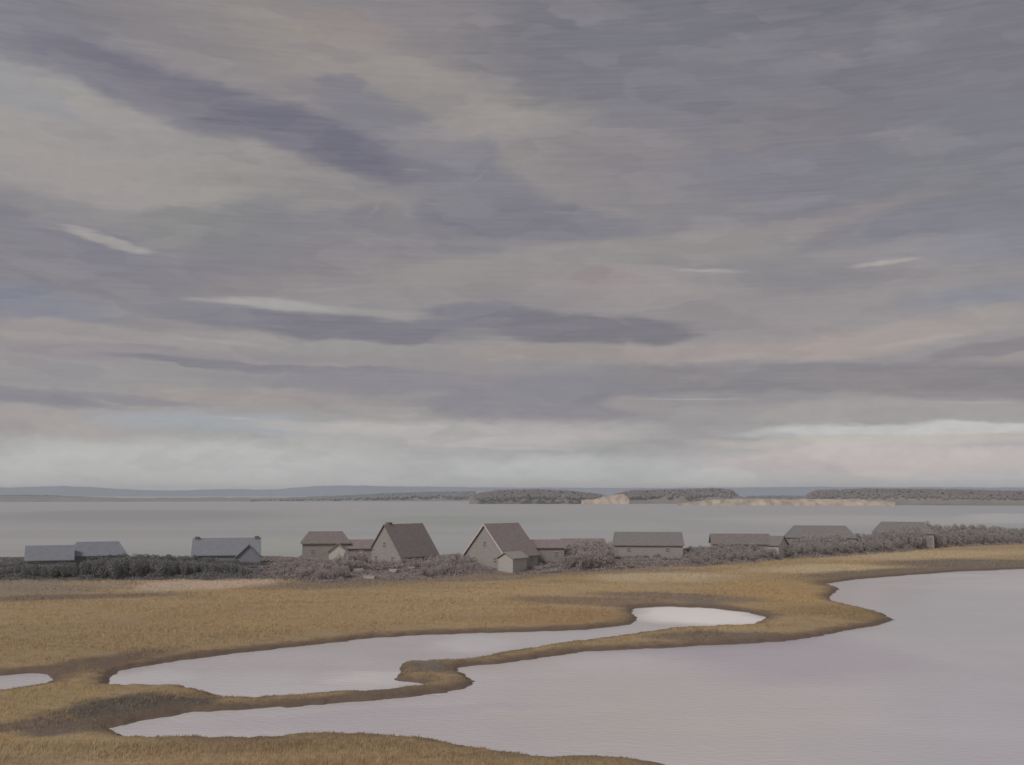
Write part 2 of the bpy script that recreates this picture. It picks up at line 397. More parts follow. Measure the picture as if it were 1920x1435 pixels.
def water_mat(name, base, base2, rough, bump, patches, scale):
    m, t, b = material(name)
    geo = t.new('ShaderNodeNewGeometry'); pos = geo.outputs['Position']
    n = t.noise(t.mapping(pos, scale=scale), 1.0, 4, 0.6, 0.4)
    c = t.mix(t.mapr(n, 0.35, 0.65, 0, 1), alb(base), alb(base2))
    wob = t.vmath('MULTIPLY', t.vmath('SUBTRACT', t.noise(t.mapping(pos, scale=(.05, .05, .05)), 1.0, 4, .6, color=True), (.5, .5, .5)), (16, 16, 0))
    p = t.vmath('ADD', pos, wob)
    s = t.math('MULTIPLY', t.math('SUBTRACT', n, 1.0), 0.25)
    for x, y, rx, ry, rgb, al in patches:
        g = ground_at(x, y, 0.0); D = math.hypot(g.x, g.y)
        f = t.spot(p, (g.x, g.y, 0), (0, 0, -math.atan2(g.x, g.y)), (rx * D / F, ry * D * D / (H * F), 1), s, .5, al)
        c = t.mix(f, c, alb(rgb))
    t.put(b.inputs['Base Color'], c)
    b.inputs['Roughness'].default_value = rough
    b.inputs['IOR'].default_value = 1.33
    b.inputs['Specular IOR Level'].default_value = 0.5
    bn = t.noise(t.mapping(pos, scale=(0.9, 1.6, 1)), bump[0], 4, 0.6)
    bp = t.new('ShaderNodeBump'); bp.inputs['Distance'].default_value = bump[1]; bp.inputs['Strength'].default_value = 0.5
    t.put(bp.inputs['Height'], bn); t.l.new(bp.outputs[0], b.inputs['Normal'])
    return m
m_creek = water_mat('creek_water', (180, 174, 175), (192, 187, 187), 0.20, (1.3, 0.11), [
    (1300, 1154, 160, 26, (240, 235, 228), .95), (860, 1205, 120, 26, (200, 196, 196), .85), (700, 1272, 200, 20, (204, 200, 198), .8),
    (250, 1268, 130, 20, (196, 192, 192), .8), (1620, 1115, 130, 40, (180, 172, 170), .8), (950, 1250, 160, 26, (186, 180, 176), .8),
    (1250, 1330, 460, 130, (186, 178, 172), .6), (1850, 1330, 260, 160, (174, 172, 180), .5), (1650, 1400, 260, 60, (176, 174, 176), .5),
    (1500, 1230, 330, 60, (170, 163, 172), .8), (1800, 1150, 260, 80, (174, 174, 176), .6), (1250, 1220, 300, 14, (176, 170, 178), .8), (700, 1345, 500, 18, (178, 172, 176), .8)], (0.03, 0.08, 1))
m_bay = water_mat('bay_water', (150, 152, 149), (160, 158, 159), 0.45, (0.4, 0.15), [
    (1600, 975, 400, 14, (168, 168, 165), .8), (250, 965, 400, 16, (136, 135, 136), .7), (850, 975, 260, 14, (142, 150, 141), .8),
    (1150, 985, 180, 14, (156, 163, 156), .8), (500, 1020, 200, 20, (156, 160, 151), .8), (1890, 970, 120, 12, (176, 178, 176), .8)], (0.003, 0.02, 1))

# ------------------------------------------------------------------ shape of the land
def poly(pts):
    return np.array([(p[0], p[1]) for p in pts])
def W_(x, y, z=0.0):
    g = ground_at(x, y, z); return (g.x, g.y)
N_ = 0.45     # the near bank hides a strip of water, so its edge is read at grass height
upper = [W_(x, y) for x, y in [(200, 1270), (235, 1257), (300, 1245), (360, 1236), (430, 1227), (560, 1212), (700, 1197), (800, 1190), (960, 1186), (1100, 1180), (1180, 1171), (1196, 1162), (1186, 1150), (1192, 1141), (1240, 1138), (1330, 1141), (1390, 1147), (1445, 1158)]] + \
        [W_(x, y, N_) for x, y in [(1400, 1167), (1300, 1171), (1240, 1176), (1150, 1188), (1050, 1202), (960, 1215), (880, 1230), (790, 1234)]] + \
        [W_(x, y) for x, y in [(752, 1243), (744, 1252)]] + \
        [W_(x, y, N_) for x, y in [(752, 1264), (798, 1272), (760, 1281), (700, 1287), (600, 1293), (500, 1299), (430, 1299), (380, 1288), (330, 1280), (240, 1278), (205, 1275)]]
lower = [W_(x, y) for x, y in [(200, 1366), (240, 1358), (300, 1347), (360, 1335), (480, 1329), (600, 1323), (700, 1314), (850, 1294), (888, 1284), (892, 1275), (864, 1261), (868, 1253), (900, 1248), (1000, 1236), (1100, 1222), (1200, 1216), (1300, 1212), (1400, 1207), (1500, 1199), (1600, 1182), (1668, 1166)]] + \
        [W_(x, y, N_) for x, y in [(1672, 1156), (1660, 1146), (1615, 1136), (1566, 1124), (1552, 1114)]] + \
        [W_(x, y) for x, y in [(1572, 1106), (1548, 1095), (1600, 1087), (1700, 1079), (1800, 1072), (1920, 1067), (2300, 1060), (3000, 1054)]] + \
        [(330, 180), (300, 60), (120, 36), (52, 40), (30, 50)] + \
        [W_(x, y, .5) for x, y in [(1420, 1450), (1300, 1433), (1250, 1419), (1180, 1408), (1050, 1404), (940, 1400), (880, 1386), (800, 1374), (700, 1366), (600, 1367), (450, 1371), (330, 1374), (250, 1372)]]
left_pool = [W_(x, y) for x, y in [(-260, 1275), (0, 1266), (50, 1262), (95, 1264)]] + [W_(x, y, N_) for x, y in [(105, 1268), (50, 1277), (0, 1287), (-260, 1300)]]
POLYS = [poly(upper), poly(lower), poly(left_pool)]
def sdist(px, py):
    """signed distance to the water's edge: > 0 on land"""
    best = np.full(px.shape, 1e9)
    for pg in POLYS:
        inside = np.zeros(px.shape, bool); dmin = np.full(px.shape, 1e9)
        n = len(pg)
        for i in range(n):
            ax, ay = pg[i]; bx, by = pg[(i + 1) % n]
            ex, ey = bx - ax, by - ay
            tt = np.clip(((px - ax) * ex + (py - ay) * ey) / (ex * ex + ey * ey), 0, 1)
            d = np.hypot(px - ax - tt * ex, py - ay - tt * ey)
            dmin = np.minimum(dmin, d)
            cond = ((ay > py) != (by > py))
            with np.errstate(divide='ignore', invalid='ignore'):
                xi = (bx - ax) * (py - ay) / (by - ay if by != ay else 1e-9) + ax
            inside ^= cond & (px < xi)
        best = np.minimum(best, np.where(inside, -dmin, dmin))
    return best
rs = np.random.RandomState(7)
def lattice(seed, n=256):
    return np.random.RandomState(seed).rand(n, n)
LT = [lattice(i) for i in range(8)]
def vnoise(x, y, k):
    g = LT[k % 8]; n = g.shape[0]
    xi, yi = np.floor(x).astype(int), np.floor(y).astype(int)
    fx, fy = x - xi, y - yi
    fx = fx * fx * (3 - 2 * fx); fy = fy * fy * (3 - 2 * fy)
    a = g[xi % n, yi % n]; b_ = g[(xi + 1) % n, yi % n]; c_ = g[xi % n, (yi + 1) % n]; d = g[(xi + 1) % n, (yi + 1) % n]
    return (a * (1 - fx) + b_ * fx) * (1 - fy) + (c_ * (1 - fx) + d * fx) * fy - 0.5
def fbm(x, y, k, oct=4):
    s = 0; a = 1.0
    for o in range(oct):
        s = s + a * vnoise(x * 2 ** o + 13.7 * o, y * 2 ** o + 5.1 * o, k + o); a *= 0.5
    return s
def sst(a, b_, x):
    q = np.clip((x - a) / (b_ - a), 0, 1); return q * q * (3 - 2 * q)
LINE = [(-2500, 1086), (-900, 1086), (0, 1087), (250, 1088), (500, 1084), (600, 1091), (760, 1087), (880, 1079), (1000, 1075), (1150, 1068), (1300, 1060), (1400, 1054), (1500, 1046), (1600, 1040), (1700, 1033), (1780, 1025), (1920, 1019), (2800, 1012)]
_lp = [ground_at(x, y, 0.7) for x, y in LINE]
L_AZ = np.array([math.atan2(p.x, p.y) for p in _lp]); L_D = np.array([math.hypot(p.x, p.y) for p in _lp])
def line_d(a): return np.interp(a, L_AZ, L_D)
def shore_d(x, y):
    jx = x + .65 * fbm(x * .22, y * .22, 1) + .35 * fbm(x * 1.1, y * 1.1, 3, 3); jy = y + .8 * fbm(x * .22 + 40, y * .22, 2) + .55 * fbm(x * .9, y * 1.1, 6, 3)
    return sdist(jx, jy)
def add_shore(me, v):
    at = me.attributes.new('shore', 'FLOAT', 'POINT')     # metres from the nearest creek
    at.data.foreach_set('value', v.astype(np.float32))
def land(x, y):
    """height of the ground"""
    x = np.asarray(x, float); y = np.asarray(y, float)
    r = np.hypot(x, y); a = np.arctan2(x, y)
    jx = x + .65 * fbm(x * .22, y * .22, 1) + .35 * fbm(x * 1.1, y * 1.1, 3, 3); jy = y + .8 * fbm(x * .22 + 40, y * .22, 2) + .55 * fbm(x * .9, y * 1.1, 6, 3)
    d = sdist(jx, jy)
    z = 0.10 + 0.26 * sst(0, 1.0, d) + 0.26 * sst(1.5, 6.0, d) + 0.10 * fbm(x * .5, y * .5, 3)
    z = np.where(d < 0, -0.02 - 0.5 * sst(0, 2.0, -d), z * sst(-0.05, 0.35, d) + 0.0)
    s = r - line_d(a) + 5.0 * fbm(x * .06, y * .06, 4, 3)
    up = 1.3 * sst(-2, 12, s) + 0.35 * fbm(x * .12, y * .12, 5) * sst(0, 10, s)
    z = z + up
    z = z * (1 - sst(44, 62, s)) + (-1.6) * sst(44, 62, s)
    hill = np.clip(13.3 - 0.36 * r + 0.8 * fbm(x * .1, y * .1, 6), -6, 14)
    z = np.maximum(z, hill)
    return z

def build_land():
    fa = np.linspace(-0.62, 0.62, 760)
    oa = np.linspace(0.62, 2 * math.pi - 0.62, 150)[1:]
    A = np.concatenate([fa, oa]) ; na = len(A)
    R = np.concatenate([np.geomspace(0.4, 50, 60)[:-1], np.geomspace(50, 330, 620), np.geomspace(330, 480, 90)[1:], np.geomspace(480, 9300, 40)[1:]])
    nr = len(R)
    rr, aa = np.meshgrid(R, A, indexing='ij')
    x = rr * np.sin(aa); y = rr * np.cos(aa)
    z = land(x, y)
    v = np.stack([x, y, z], -1).reshape(-1, 3)
    i = np.arange(nr - 1)[:, None]; j = np.arange(na)[None, :]
    j2 = (j + 1) % na
    f = np.stack([i * na + j, i * na + j2, (i + 1) * na + j2, (i + 1) * na + j], -1).reshape(-1, 4)
    v = np.vstack([v, [[0, 0, float(land(0.0, 0.0))]]])
    me = np_mesh('marsh_ground', v, f, True)
    at = me.attributes.new('spit', 'FLOAT', 'POINT')      # how far behind the edge of the marsh: reeds in front, scrub behind
    rr_, aa_ = np.hypot(v[:, 0], v[:, 1]), np.arctan2(v[:, 0], v[:, 1])
    at.data.foreach_set('value', (rr_ - line_d(aa_)).astype(np.float32))
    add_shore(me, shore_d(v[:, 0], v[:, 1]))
    o = link('marsh_ground', me, m_ground)
    tag(o, kind='structure')
build_land()

# still water in the creeks, and the bay beyond the spit
def sheets():
    A = np.concatenate([np.linspace(-math.pi, -0.7, 60)[:-1], np.linspace(-0.7, 0.7, 200), np.linspace(0.7, math.pi, 60)[1:]])
    Dm = line_d(A) + 26
    n = len(A)
    # creek sheet: rings from 38 m to the middle of the spit
    def ring(Rf, name, mat):
        rows = []
        for fr in Rf:
            rr = fr(Dm) if callable(fr) else np.full(n, fr)
            rows.append(np.stack([rr * np.sin(A), rr * np.cos(A), np.zeros(n)], -1))
        v = np.concatenate(rows)
        k = len(Rf)
        i = np.arange(k - 1)[:, None]; j = np.arange(n - 1)[None, :]
        f = np.stack([i * n + j, i * n + j + 1, (i + 1) * n + j + 1, (i + 1) * n + j], -1).reshape(-1, 4)
        tag(link(name, np_mesh(name, v, f), mat), kind='structure')
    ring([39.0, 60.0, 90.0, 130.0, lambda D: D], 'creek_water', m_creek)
    ring([lambda D: D + 0.01, 500.0, 900.0, 2000.0, 9200.0], 'bay_water', m_bay)
sheets()

# ------------------------------------------------------------------ marsh grass (nobody could count it)
def build_grass():
    n = 190000
    r_ = np.random.RandomState(3)
    # even over the picture rather than over the ground: thinner with distance
    u = r_.rand(n)
    D = 52 * (320 / 52) ** (u ** 1.15)
    a = r_.uniform(-0.52, 0.52, n)
    x = D * np.sin(a); y = D * np.cos(a)
    z = land(x, y)
    s = D - line_d(a)
    clump = fbm(x * .25, y * .25, 2, 4)
    keep = (z > 0.22) & (s < 6) & (clump > -0.35)
    x, y, z, D, clump = x[keep], y[keep], z[keep], D[keep], clump[keep]
    n = len(x); nb = 4
    X = np.repeat(x, nb) + r_.normal(0, .10, n * nb) * np.repeat(np.clip(D / 70, 1, 3), nb)
    Y = np.repeat(y, nb) + r_.normal(0, .12, n * nb)
    Z = np.repeat(z, nb)
    low = sst(0.2, 0.5, Z)
    hgt = r_.uniform(.14, .34, n * nb) * (0.75 + 0.9 * np.repeat(np.clip(clump, -.3, .5), nb)) * (0.45 + 0.55 * low) * np.repeat(.5 + .5 * sst(.5, 5, shore_d(x, y)), nb)
    wid = r_.uniform(.012, .03, n * nb) * np.repeat(np.clip(D / 55, 1, 4.5), nb)
    ang = r_.uniform(0, math.pi, n * nb); dx, dy = np.cos(ang) * wid, np.sin(ang) * wid * .4
    lx = r_.normal(.05, .10, n * nb) * hgt * 3; ly = r_.normal(0, .1, n * nb) * hgt * 3
    v0 = np.stack([X - dx, Y - dy, Z - .03], -1); v1 = np.stack([X + dx, Y + dy, Z - .03], -1)
    v2 = np.stack([X + lx, Y + ly, Z + hgt], -1)
    v = np.stack([v0, v1, v2], 1).reshape(-1, 3)
    f = np.arange(len(v)).reshape(-1, 3)
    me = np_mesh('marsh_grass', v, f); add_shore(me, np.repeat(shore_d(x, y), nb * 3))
    o = link('marsh_grass', me, m_grass)
    tag(o, 'dry straw coloured cordgrass covering the marsh flats and creek banks', 'grass', kind='stuff')
build_grass()

# ------------------------------------------------------------------ shrubs and thicket along the spit
def leaf_cloud(seed, n, size, lobes=9, flat=1.0):
    """leaf-sized faces spread through lumpy lobes of a crown of radius 1, base at z = 0"""
    r_ = np.random.RandomState(seed)
    cs = np.stack([r_.uniform(-.75, .75, lobes), r_.uniform(-.75, .75, lobes), r_.uniform(.25, .72, lobes) * flat], -1)
    cr_ = r_.uniform(.26, .46, lobes)
    k = r_.randint(0, lobes, n)
    d = r_.normal(size=(n, 3)); d /= np.linalg.norm(d, axis=1)[:, None]
    rad = cr_[k] * r_.uniform(.45, 1.06, n) ** .6
    p = cs[k] + d * rad[:, None] * np.array([1, 1, .8])
    p[:, 2] = np.abs(p[:, 2])
    p /= 1.0
    u = r_.normal(size=(n, 3)); u /= np.linalg.norm(u, axis=1)[:, None]
    v = np.cross(u, r_.normal(size=(n, 3))); v /= np.linalg.norm(v, axis=1)[:, None]
    s = size * r_.uniform(.6, 1.4, (n, 1))
    q = np.stack([p - u * s, p - v * s * .6, p + u * s, p + v * s * .6], 1).reshape(-1, 3)
    return q, np.arange(n * 4).reshape(-1, 4)
def stems(seed, k=7):
    bm = bmesh.new(); r_ = random.Random(seed)
    for i in range(k):
        a = r_.uniform(0, 6.28); l = r_.uniform(.35, .6)
        tip = Vector((math.cos(a) * l * .9, math.sin(a) * l * .9, r_.uniform(.5, .8)))
        base = Vector((math.cos(a) * .07, math.sin(a) * .07, -.1))
        mid = base.lerp(tip, .5) + Vector((0, 0, .08))
        prev = None
        for p, rr in ((base, .035), (mid, .022), (tip, .008)):
            ring = [bm.verts.new(p + Vector((math.cos(q * 1.257) * rr, math.sin(q * 1.257) * rr, 0))) for q in range(5)]
            if prev:
                for q in range(5): bm.faces.new((prev[q], prev[(q + 1) % 5], ring[(q + 1) % 5], ring[q]))
            prev = ring
    return bm_mesh('stem', bm)
def leaf_mat(name, a, b_, k=1.0):
    m, t, bs = material(name)
    geo = t.new('ShaderNodeNewGeometry'); oi = t.new('ShaderNodeObjectInfo')
    n = t.noise(t.mapping(geo.outputs['Position'], scale=(.5, .5, .5)), 1.0, 4, .6)
    c = t.mix(t.mapr(n, .35, .65, 0, 1), alb(a, k), alb(b_, k))
    t.put(bs.inputs['Base Color'], c)
    return m
M_DARK = leaf_mat('dark_evergreen_leaves', (76, 78, 77), (86, 85, 86), 1.8)
M_MAUVE = leaf_mat('bare_mauve_twigs', (110, 103, 102), (119, 112, 110), 1.65)
M_GREY = leaf_mat('grey_brown_twigs', (107, 103, 102), (115, 111, 110), 1.65)
M_BARK = simple('bark', (80, 74, 70), (96, 90, 84), ns=4)
TOP = [(-300, 1050), (0, 1058), (60, 1048), (150, 1044), (235, 1036), (300, 1039), (380, 1043), (440, 1046), (480, 1058), (520, 1048), (570, 1041), (620, 1048), (665, 1032), (690, 1046), (760, 1048), (820, 1040), (850, 1036), (885, 1036), (905, 1052), (930, 1064), (1000, 1066), (1045, 1058), (1060, 1024), (1090, 1016), (1130, 1014), (1150, 1040), (1200, 1044), (1275, 1042), (1290, 1023), (1335, 1023), (1352, 1019), (1400, 1014), (1450, 1011), (1500, 1005), (1560, 1001), (1600, 1001), (1640, 998), (1680, 993), (1725, 979), (1765, 986), (1800, 984), (1850, 986), (1900, 990), (2300, 995)]
T_X = [p[0] for p in TOP]; T_Y = [p[1] for p in TOP]
KINDS = {}
for kname, mat, nl in (('dark', M_DARK, 3000), ('mauve', M_MAUVE, 3000), ('grey', M_GREY, 3000)):
    lst = []
    for q in range(4):
        v, f = leaf_cloud({'dark': 11, 'mauve': 31, 'grey': 51}[kname] + q, nl, .040, 14)
        me = np_mesh('foliage', v, f); me.materials.append(mat)
        zt = np.percentile(v[:, 2], 98)
        st_ = stems(q + 5); st_.materials.append(M_BARK)
        lst.append((me, st_, zt))
    KINDS[kname] = lst
SHR = {
 'dark': ('evergreen_shrub', 'dark evergreen shrub in the low hedge at the left end of the spit', 'dark evergreen shrubs at the left of the spit'),
 'mauve': ('coastal_shrub', 'mauve brown leafless shrub in the thicket around the cottages', 'mauve brown shrubs around the cottages'),
 'grey': ('dune_shrub', 'grey brown shrub in the thicket on the right half of the spit', 'grey brown shrubs on the right half of the spit'),
}
rsh = random.Random(21)
def shrub(px, s_off, kind, ztop=None, wide=1.0):
    a = azim(px); D = float(line_d(a)) + s_off
    x, y = D * math.sin(a), D * math.cos(a)
    z = float(land(x, y))
    if ztop is None: ztop = H - (float(np.interp(px, T_X, T_Y)) - HY) / F * D * math.cos(a)
    h = max(0.7, ztop - z)
    me, st_, zt = rsh.choice(KINDS[kind])
    nm, lab, grp = SHR[kind]
    e = empty(nm, (x, y, z - .05), rsh.uniform(0, 6.28))
    rad = max(1.0, min(2.4, h * .75)) * wide
    e.scale = (rad, rad, h / zt)
    tag(e, lab, 'shrub', grp)
    for m_, n_ in ((me, 'foliage'), (st_, 'stem')):
        o = bpy.data.objects.new(n_, m_); COL.objects.link(o); o.parent = e
def kind_at(px):
    return 'dark' if px < 500 else ('mauve' if px < 1130 else 'grey')
# front row, low and rounded; then the row that draws the outline
for row, (off, dz, step) in enumerate(((2.5, 1.7, 20), (7.5, .75, 17), (12.5, 0.0, 16))):
    px = -120.0
    while px < 2050:
        p = px + rsh.uniform(-5, 5)
        if row < 2 and 655 < p < 790:
            px += step; continue
        k = kind_at(p + rsh.uniform(-12, 12))
        a = azim(p); D = float(line_d(a)) + off
        top = H - (float(np.interp(p, T_X, T_Y)) - HY) / F * D * math.cos(a)
        zt_ = top - dz + rsh.uniform(-.25, .12)
        if k == 'dark' and row == 0: zt_ = top - .9
        shrub(p, off + rsh.uniform(-1.2, 1.2), k, zt_, 1.0 if row else .9)
        px += step * (1.0 if p < 1400 else 1.0)

def build_brush():
    r_ = np.random.RandomState(9)
    n = 520000
    a = r_.uniform(-.58, .58, n)
    s = np.where(r_.rand(n) < .6, r_.uniform(-1.5, 13, n), r_.uniform(-1.5, 42, n))
    D = line_d(a) + s
    x, y = D * np.sin(a), D * np.cos(a)
    z0 = land(x, y)
    px = CX + np.tan(a) * F
    top = H - (np.interp(px, T_X, T_Y) + 6 - HY) / F * D * np.cos(a)
    lump = .55 + 1.1 * np.clip(fbm(x * .35, y * .35, 5, 3) + .25, 0, 1) + .5 * fbm(x * 1.3, y * 1.3, 2, 2)
    hh = np.minimum(lump * sst(-2.5, 5, s + 3 * fbm(x * .3, y * .3, 1, 2)) * 1.25, np.maximum(.25, top - z0 - .1))
    hh = np.where((px > 650) & (px < 792) & (s < 8), hh * .3, hh)
    keep = hh > .12
    x, y, z0, hh = x[keep], y[keep], z0[keep], hh[keep]; n = len(x)
    p = np.stack([x, y, z0 + hh * r_.uniform(.0, 1.0, n) ** .45], -1)
    u = r_.normal(size=(n, 3)); u /= np.linalg.norm(u, axis=1)[:, None]
    v = np.cross(u, r_.normal(size=(n, 3))); v /= np.linalg.norm(v, axis=1)[:, None]
    sz = .095 * r_.uniform(.6, 1.5, (n, 1))
    q = np.stack([p - u * sz, p - v * sz * .6, p + u * sz, p + v * sz * .6], 1).reshape(-1, 3)
    o = link('low_brush', np_mesh('low_brush', q, np.arange(n * 4).reshape(-1, 4)), M_BRUSH)
    tag(o, 'tangled low brush and bayberry covering the spit between the shrubs', 'brush', kind='stuff')
M_BRUSH, t, b = material('low_brush_twigs')
geo = t.new('ShaderNodeNewGeometry'); sp = t.new('ShaderNodeSeparateXYZ'); t.l.new(geo.outputs['Position'], sp.inputs[0])
n = t.noise(t.mapping(geo.outputs['Position'], scale=(.25, .25, .25)), 1.0, 4, .6)
br = t.math('ADD', t.math('DIVIDE', sp.outputs[0], sp.outputs[1]), t.math('MULTIPLY', t.math('SUBTRACT', n, .5), .08))
bc = t.mix(n, alb((107, 100, 99), 1.65), alb((116, 109, 107), 1.65))
bc = t.mix(t.mapr(br, -.26, -.20, 1, 0), bc, t.mix(n, alb((76, 78, 77), 1.9), alb((86, 84, 85), 1.9)))
t.put(b.inputs['Base Color'], bc)
build_brush()

# ------------------------------------------------------------------ houses
M_W_GREY = simple('weathered_shingle', (140, 136, 133), (126, 123, 121), (1, 1, 6), 1.5, k=1.0)
M_W_PALE = simple('pale_shingle', (160, 156, 152), (146, 142, 138), (1, 1, 6), 1.5)
M_W_TAN = simple('tan_shingle', (133, 127, 122), (122, 117, 113), (1, 1, 6), 1.5)
M_W_BLUE = simple('blue_grey_shingle', (122, 123, 128), (112, 113, 120), (1, 1, 6), 1.5)
M_R_DARK = simple('dark_roof_shingle', (86, 81, 80), (98, 91, 89), (1, 1, 4), 1.2, k=1.45)
M_R_RED = simple('mauve_roof_shingle', (93, 86, 86), (105, 97, 96), (1, 1, 4), 1.2, k=1.45)
M_R_BLUE = simple('blue_grey_roof_shingle', (103, 105, 111), (95, 97, 104), (1, 1, 4), 1.2, k=1.3)
M_R_GREY = simple('grey_roof_shingle', (100, 97, 96), (92, 90, 90), (1, 1, 4), 1.2, k=1.3)
M_TRIM = simple('trim_paint', (176, 170, 166), (164, 158, 154), ns=3)
M_BRICK = simple('chimney_brick', (112, 108, 106), (100, 97, 96), ns=6)
M_DOOR = simple('door_paint', (112, 104, 100), (104, 98, 96), ns=3)
m_glass, t, b = material('window_glass')
b.inputs['Base Color'].default_value = alb((104, 104, 108)); b.inputs['Roughness'].default_value = .15; b.inputs['Specular IOR Level'].default_value = .5

def box_bm(bm, x0, x1, y0, y1, z0, z1):
    r = bmesh.ops.create_cube(bm, size=1.0)
    for v in r['verts']:
        v.co = Vector((x0 + (v.co.x + .5) * (x1 - x0), y0 + (v.co.y + .5) * (y1 - y0), z0 + (v.co.z + .5) * (z1 - z0)))
def prism(bm, prof, y0, y1):
    a = [bm.verts.new((x, y0, z)) for x, z in prof]; b_ = [bm.verts.new((x, y1, z)) for x, z in prof]
    n = len(prof)
    bm.faces.new(a[::-1]) if False else bm.faces.new(a)
    bm.faces.new(b_[::-1])
    for i in range(n): bm.faces.new((a[i], b_[i], b_[(i + 1) % n], a[(i + 1) % n]))
    bmesh.ops.recalc_face_normals(bm, faces=bm.faces)
def block(root, W, L, wh, rh, mw, mr, ox=0, oy=0, ry=0.0, hip=0.0, over=.35, wins=True, names=('wall', 'roof'), thick=.16):
    """walls with gables, a two-slope roof, trim and windows; ridge along y, gable ends at +-L/2; ry turns the wing"""
    M = Matrix.Translation((ox, oy, 0)) @ Matrix.Rotation(ry, 4, 'Z')
    bm = bmesh.new()
    if hip > 0:
        prism(bm, [(-W / 2, -1.2), (W / 2, -1.2), (W / 2, wh), (-W / 2, wh)], -L / 2, L / 2)
    else:
        prism(bm, [(-W / 2, -1.2), (W / 2, -1.2), (W / 2, wh), (0, wh + rh), (-W / 2, wh)], -L / 2, L / 2)
    bm.transform(M); wall = link(names[0], bm_mesh(names[0], bm), mw, root)
    bm = bmesh.new()
    k = (W / 2 + over) / (W / 2); e0 = wh + rh - rh * k
    h0 = L / 2 + over
    def slope(sgn):
        t0 = Vector((0, 0, thick))
        lo = [Vector((sgn * W / 2 * k, -h0, e0)), Vector((sgn * W / 2 * k, h0, e0))]
        hi = [Vector((0, h0 - hip, wh + rh)), Vector((0, -h0 + hip, wh + rh))]
        q = lo + hi
        a = [bm.verts.new(v + Vector((0, 0, .02))) for v in q]; c_ = [bm.verts.new(v + t0) for v in q]
        bm.faces.new(a[::-1]); bm.faces.new(c_)
        for i in range(4): bm.faces.new((a[i], a[(i + 1) % 4], c_[(i + 1) % 4], c_[i]))
    slope(1); slope(-1)
    if hip > 0:
        for sy in (-1, 1):
            q = [Vector((-W / 2 * k, sy * h0, e0 + .02)), Vector((W / 2 * k, sy * h0, e0 + .02)), Vector((0, sy * (h0 - hip), wh + rh + .02))]
            a = [bm.verts.new(v) for v in q]; c_ = [bm.verts.new(v + Vector((0, 0, thick - .02))) for v in q]
            bm.faces.new(a); bm.faces.new(c_[::-1])
            for i in range(3): bm.faces.new((a[i], a[(i + 1) % 3], c_[(i + 1) % 3], c_[i]))
    bmesh.ops.recalc_face_normals(bm, faces=bm.faces)
    bm.transform(M); roof = link(names[1], bm_mesh(names[1], bm), mr, root)
    if wins:
        def win(x, z, w_, h_, side):
            """side: 'f' the -y gable, 'r' +x wall, 'l' -x wall"""
            def fit(bm):
                if side == 'r': bm.transform(Matrix.Translation((W / 2, x, z)) @ Matrix.Rotation(math.pi / 2, 4, 'Z'))
                elif side == 'l': bm.transform(Matrix.Translation((-W / 2, x, z)) @ Matrix.Rotation(-math.pi / 2, 4, 'Z'))
                else: bm.transform(Matrix.Translation((x, -L / 2, z)))
                bm.transform(M)
            bm = bmesh.new()
            box_bm(bm, -w_ / 2 - .08, w_ / 2 + .08, -.06, .02, h_ / 2, h_ / 2 + .09); box_bm(bm, -w_ / 2 - .08, w_ / 2 + .08, -.07, .02, -h_ / 2 - .09, -h_ / 2)
            box_bm(bm, -w_ / 2 - .08, -w_ / 2, -.055, .02, -h_ / 2, h_ / 2); box_bm(bm, w_ / 2, w_ / 2 + .08, -.055, .02, -h_ / 2, h_ / 2)
            box_bm(bm, -w_ / 2, w_ / 2, -.045, .02, -.03, .03)
            fit(bm); fr = link('window', bm_mesh('window', bm), M_W_PALE, root)
            bm = bmesh.new(); box_bm(bm, -w_ / 2, w_ / 2, -.03, .01, -h_ / 2, h_ / 2); fit(bm)
            link('pane', bm_mesh('pane', bm), m_glass, fr)
        if hip == 0 and W > 5:
            win(0, wh + rh * .35, .8, 1.0, 'f')
            for s_ in (-1, 1): win(s_ * W * .25, wh * .55, .8, 1.0, 'f')
        for s_ in (-.28, .28):
            for sd in ('r', 'l'): win(s_ * L, wh * .55, .9, .9, sd)
    return wall, roof
def chimney(root, roof, x, y, z0, z1, s=.45):
    bm = bmesh.new(); box_bm(bm, x - s, x + s, y - s * .8, y + s * .8, z0, z1)
    box_bm(bm, x - s * 1.2, x + s * 1.2, y - s, y + s, z1 + .003, z1 + .14)
    link('chimney', bm_mesh('chimney', bm), M_BRICK, roof)
def site(px, D, base_z=None):
    a = azim(px); x, y = D * math.sin(a), D * math.cos(a)
    return (x, y, float(land(x, y)) if base_z is None else base_z), a
def house(px, D, turn, ytop, W, L, wall_part, mw, mr, label, name='cottage', cat='cottage', hip=0, chim=None, wins=True, base=None):
    """turn: bearing of the ridge away from the line of sight, degrees; ytop: where the ridge shows in the picture"""
    loc, a = site(px, D, base)
    e = empty(name, loc, -(a + math.radians(turn)))
    tag(e, label, cat)
    ht = H - (ytop - HY) / F * D * math.cos(a) - loc[2]
    wh = ht * wall_part; rh = ht - wh
    wall, roof = block(e, W, L, wh, rh, mw, mr, hip=hip, wins=wins)
    if chim:
        for cx_, cy_, up in chim: chimney(e, roof, cx_, cy_, wh + rh * .3, ht + up)
    return e, ht, wh, rh
m_px = lambda n, D: n * D / F
# far left pair, behind the dark hedge
e, ht, wh, rh = house(98, 208, 90, 1023, 6, 7.2, .5, M_W_BLUE, M_R_BLUE, 'low cottage at far left showing only its pale blue grey roof above dark shrubs')
e, ht, wh, rh = house(187, 212, 84, 1016, 7, 8.8, .5, M_W_BLUE, M_R_BLUE, 'second cottage from the left with a slightly higher pale grey roof behind the hedge', hip=1.2)
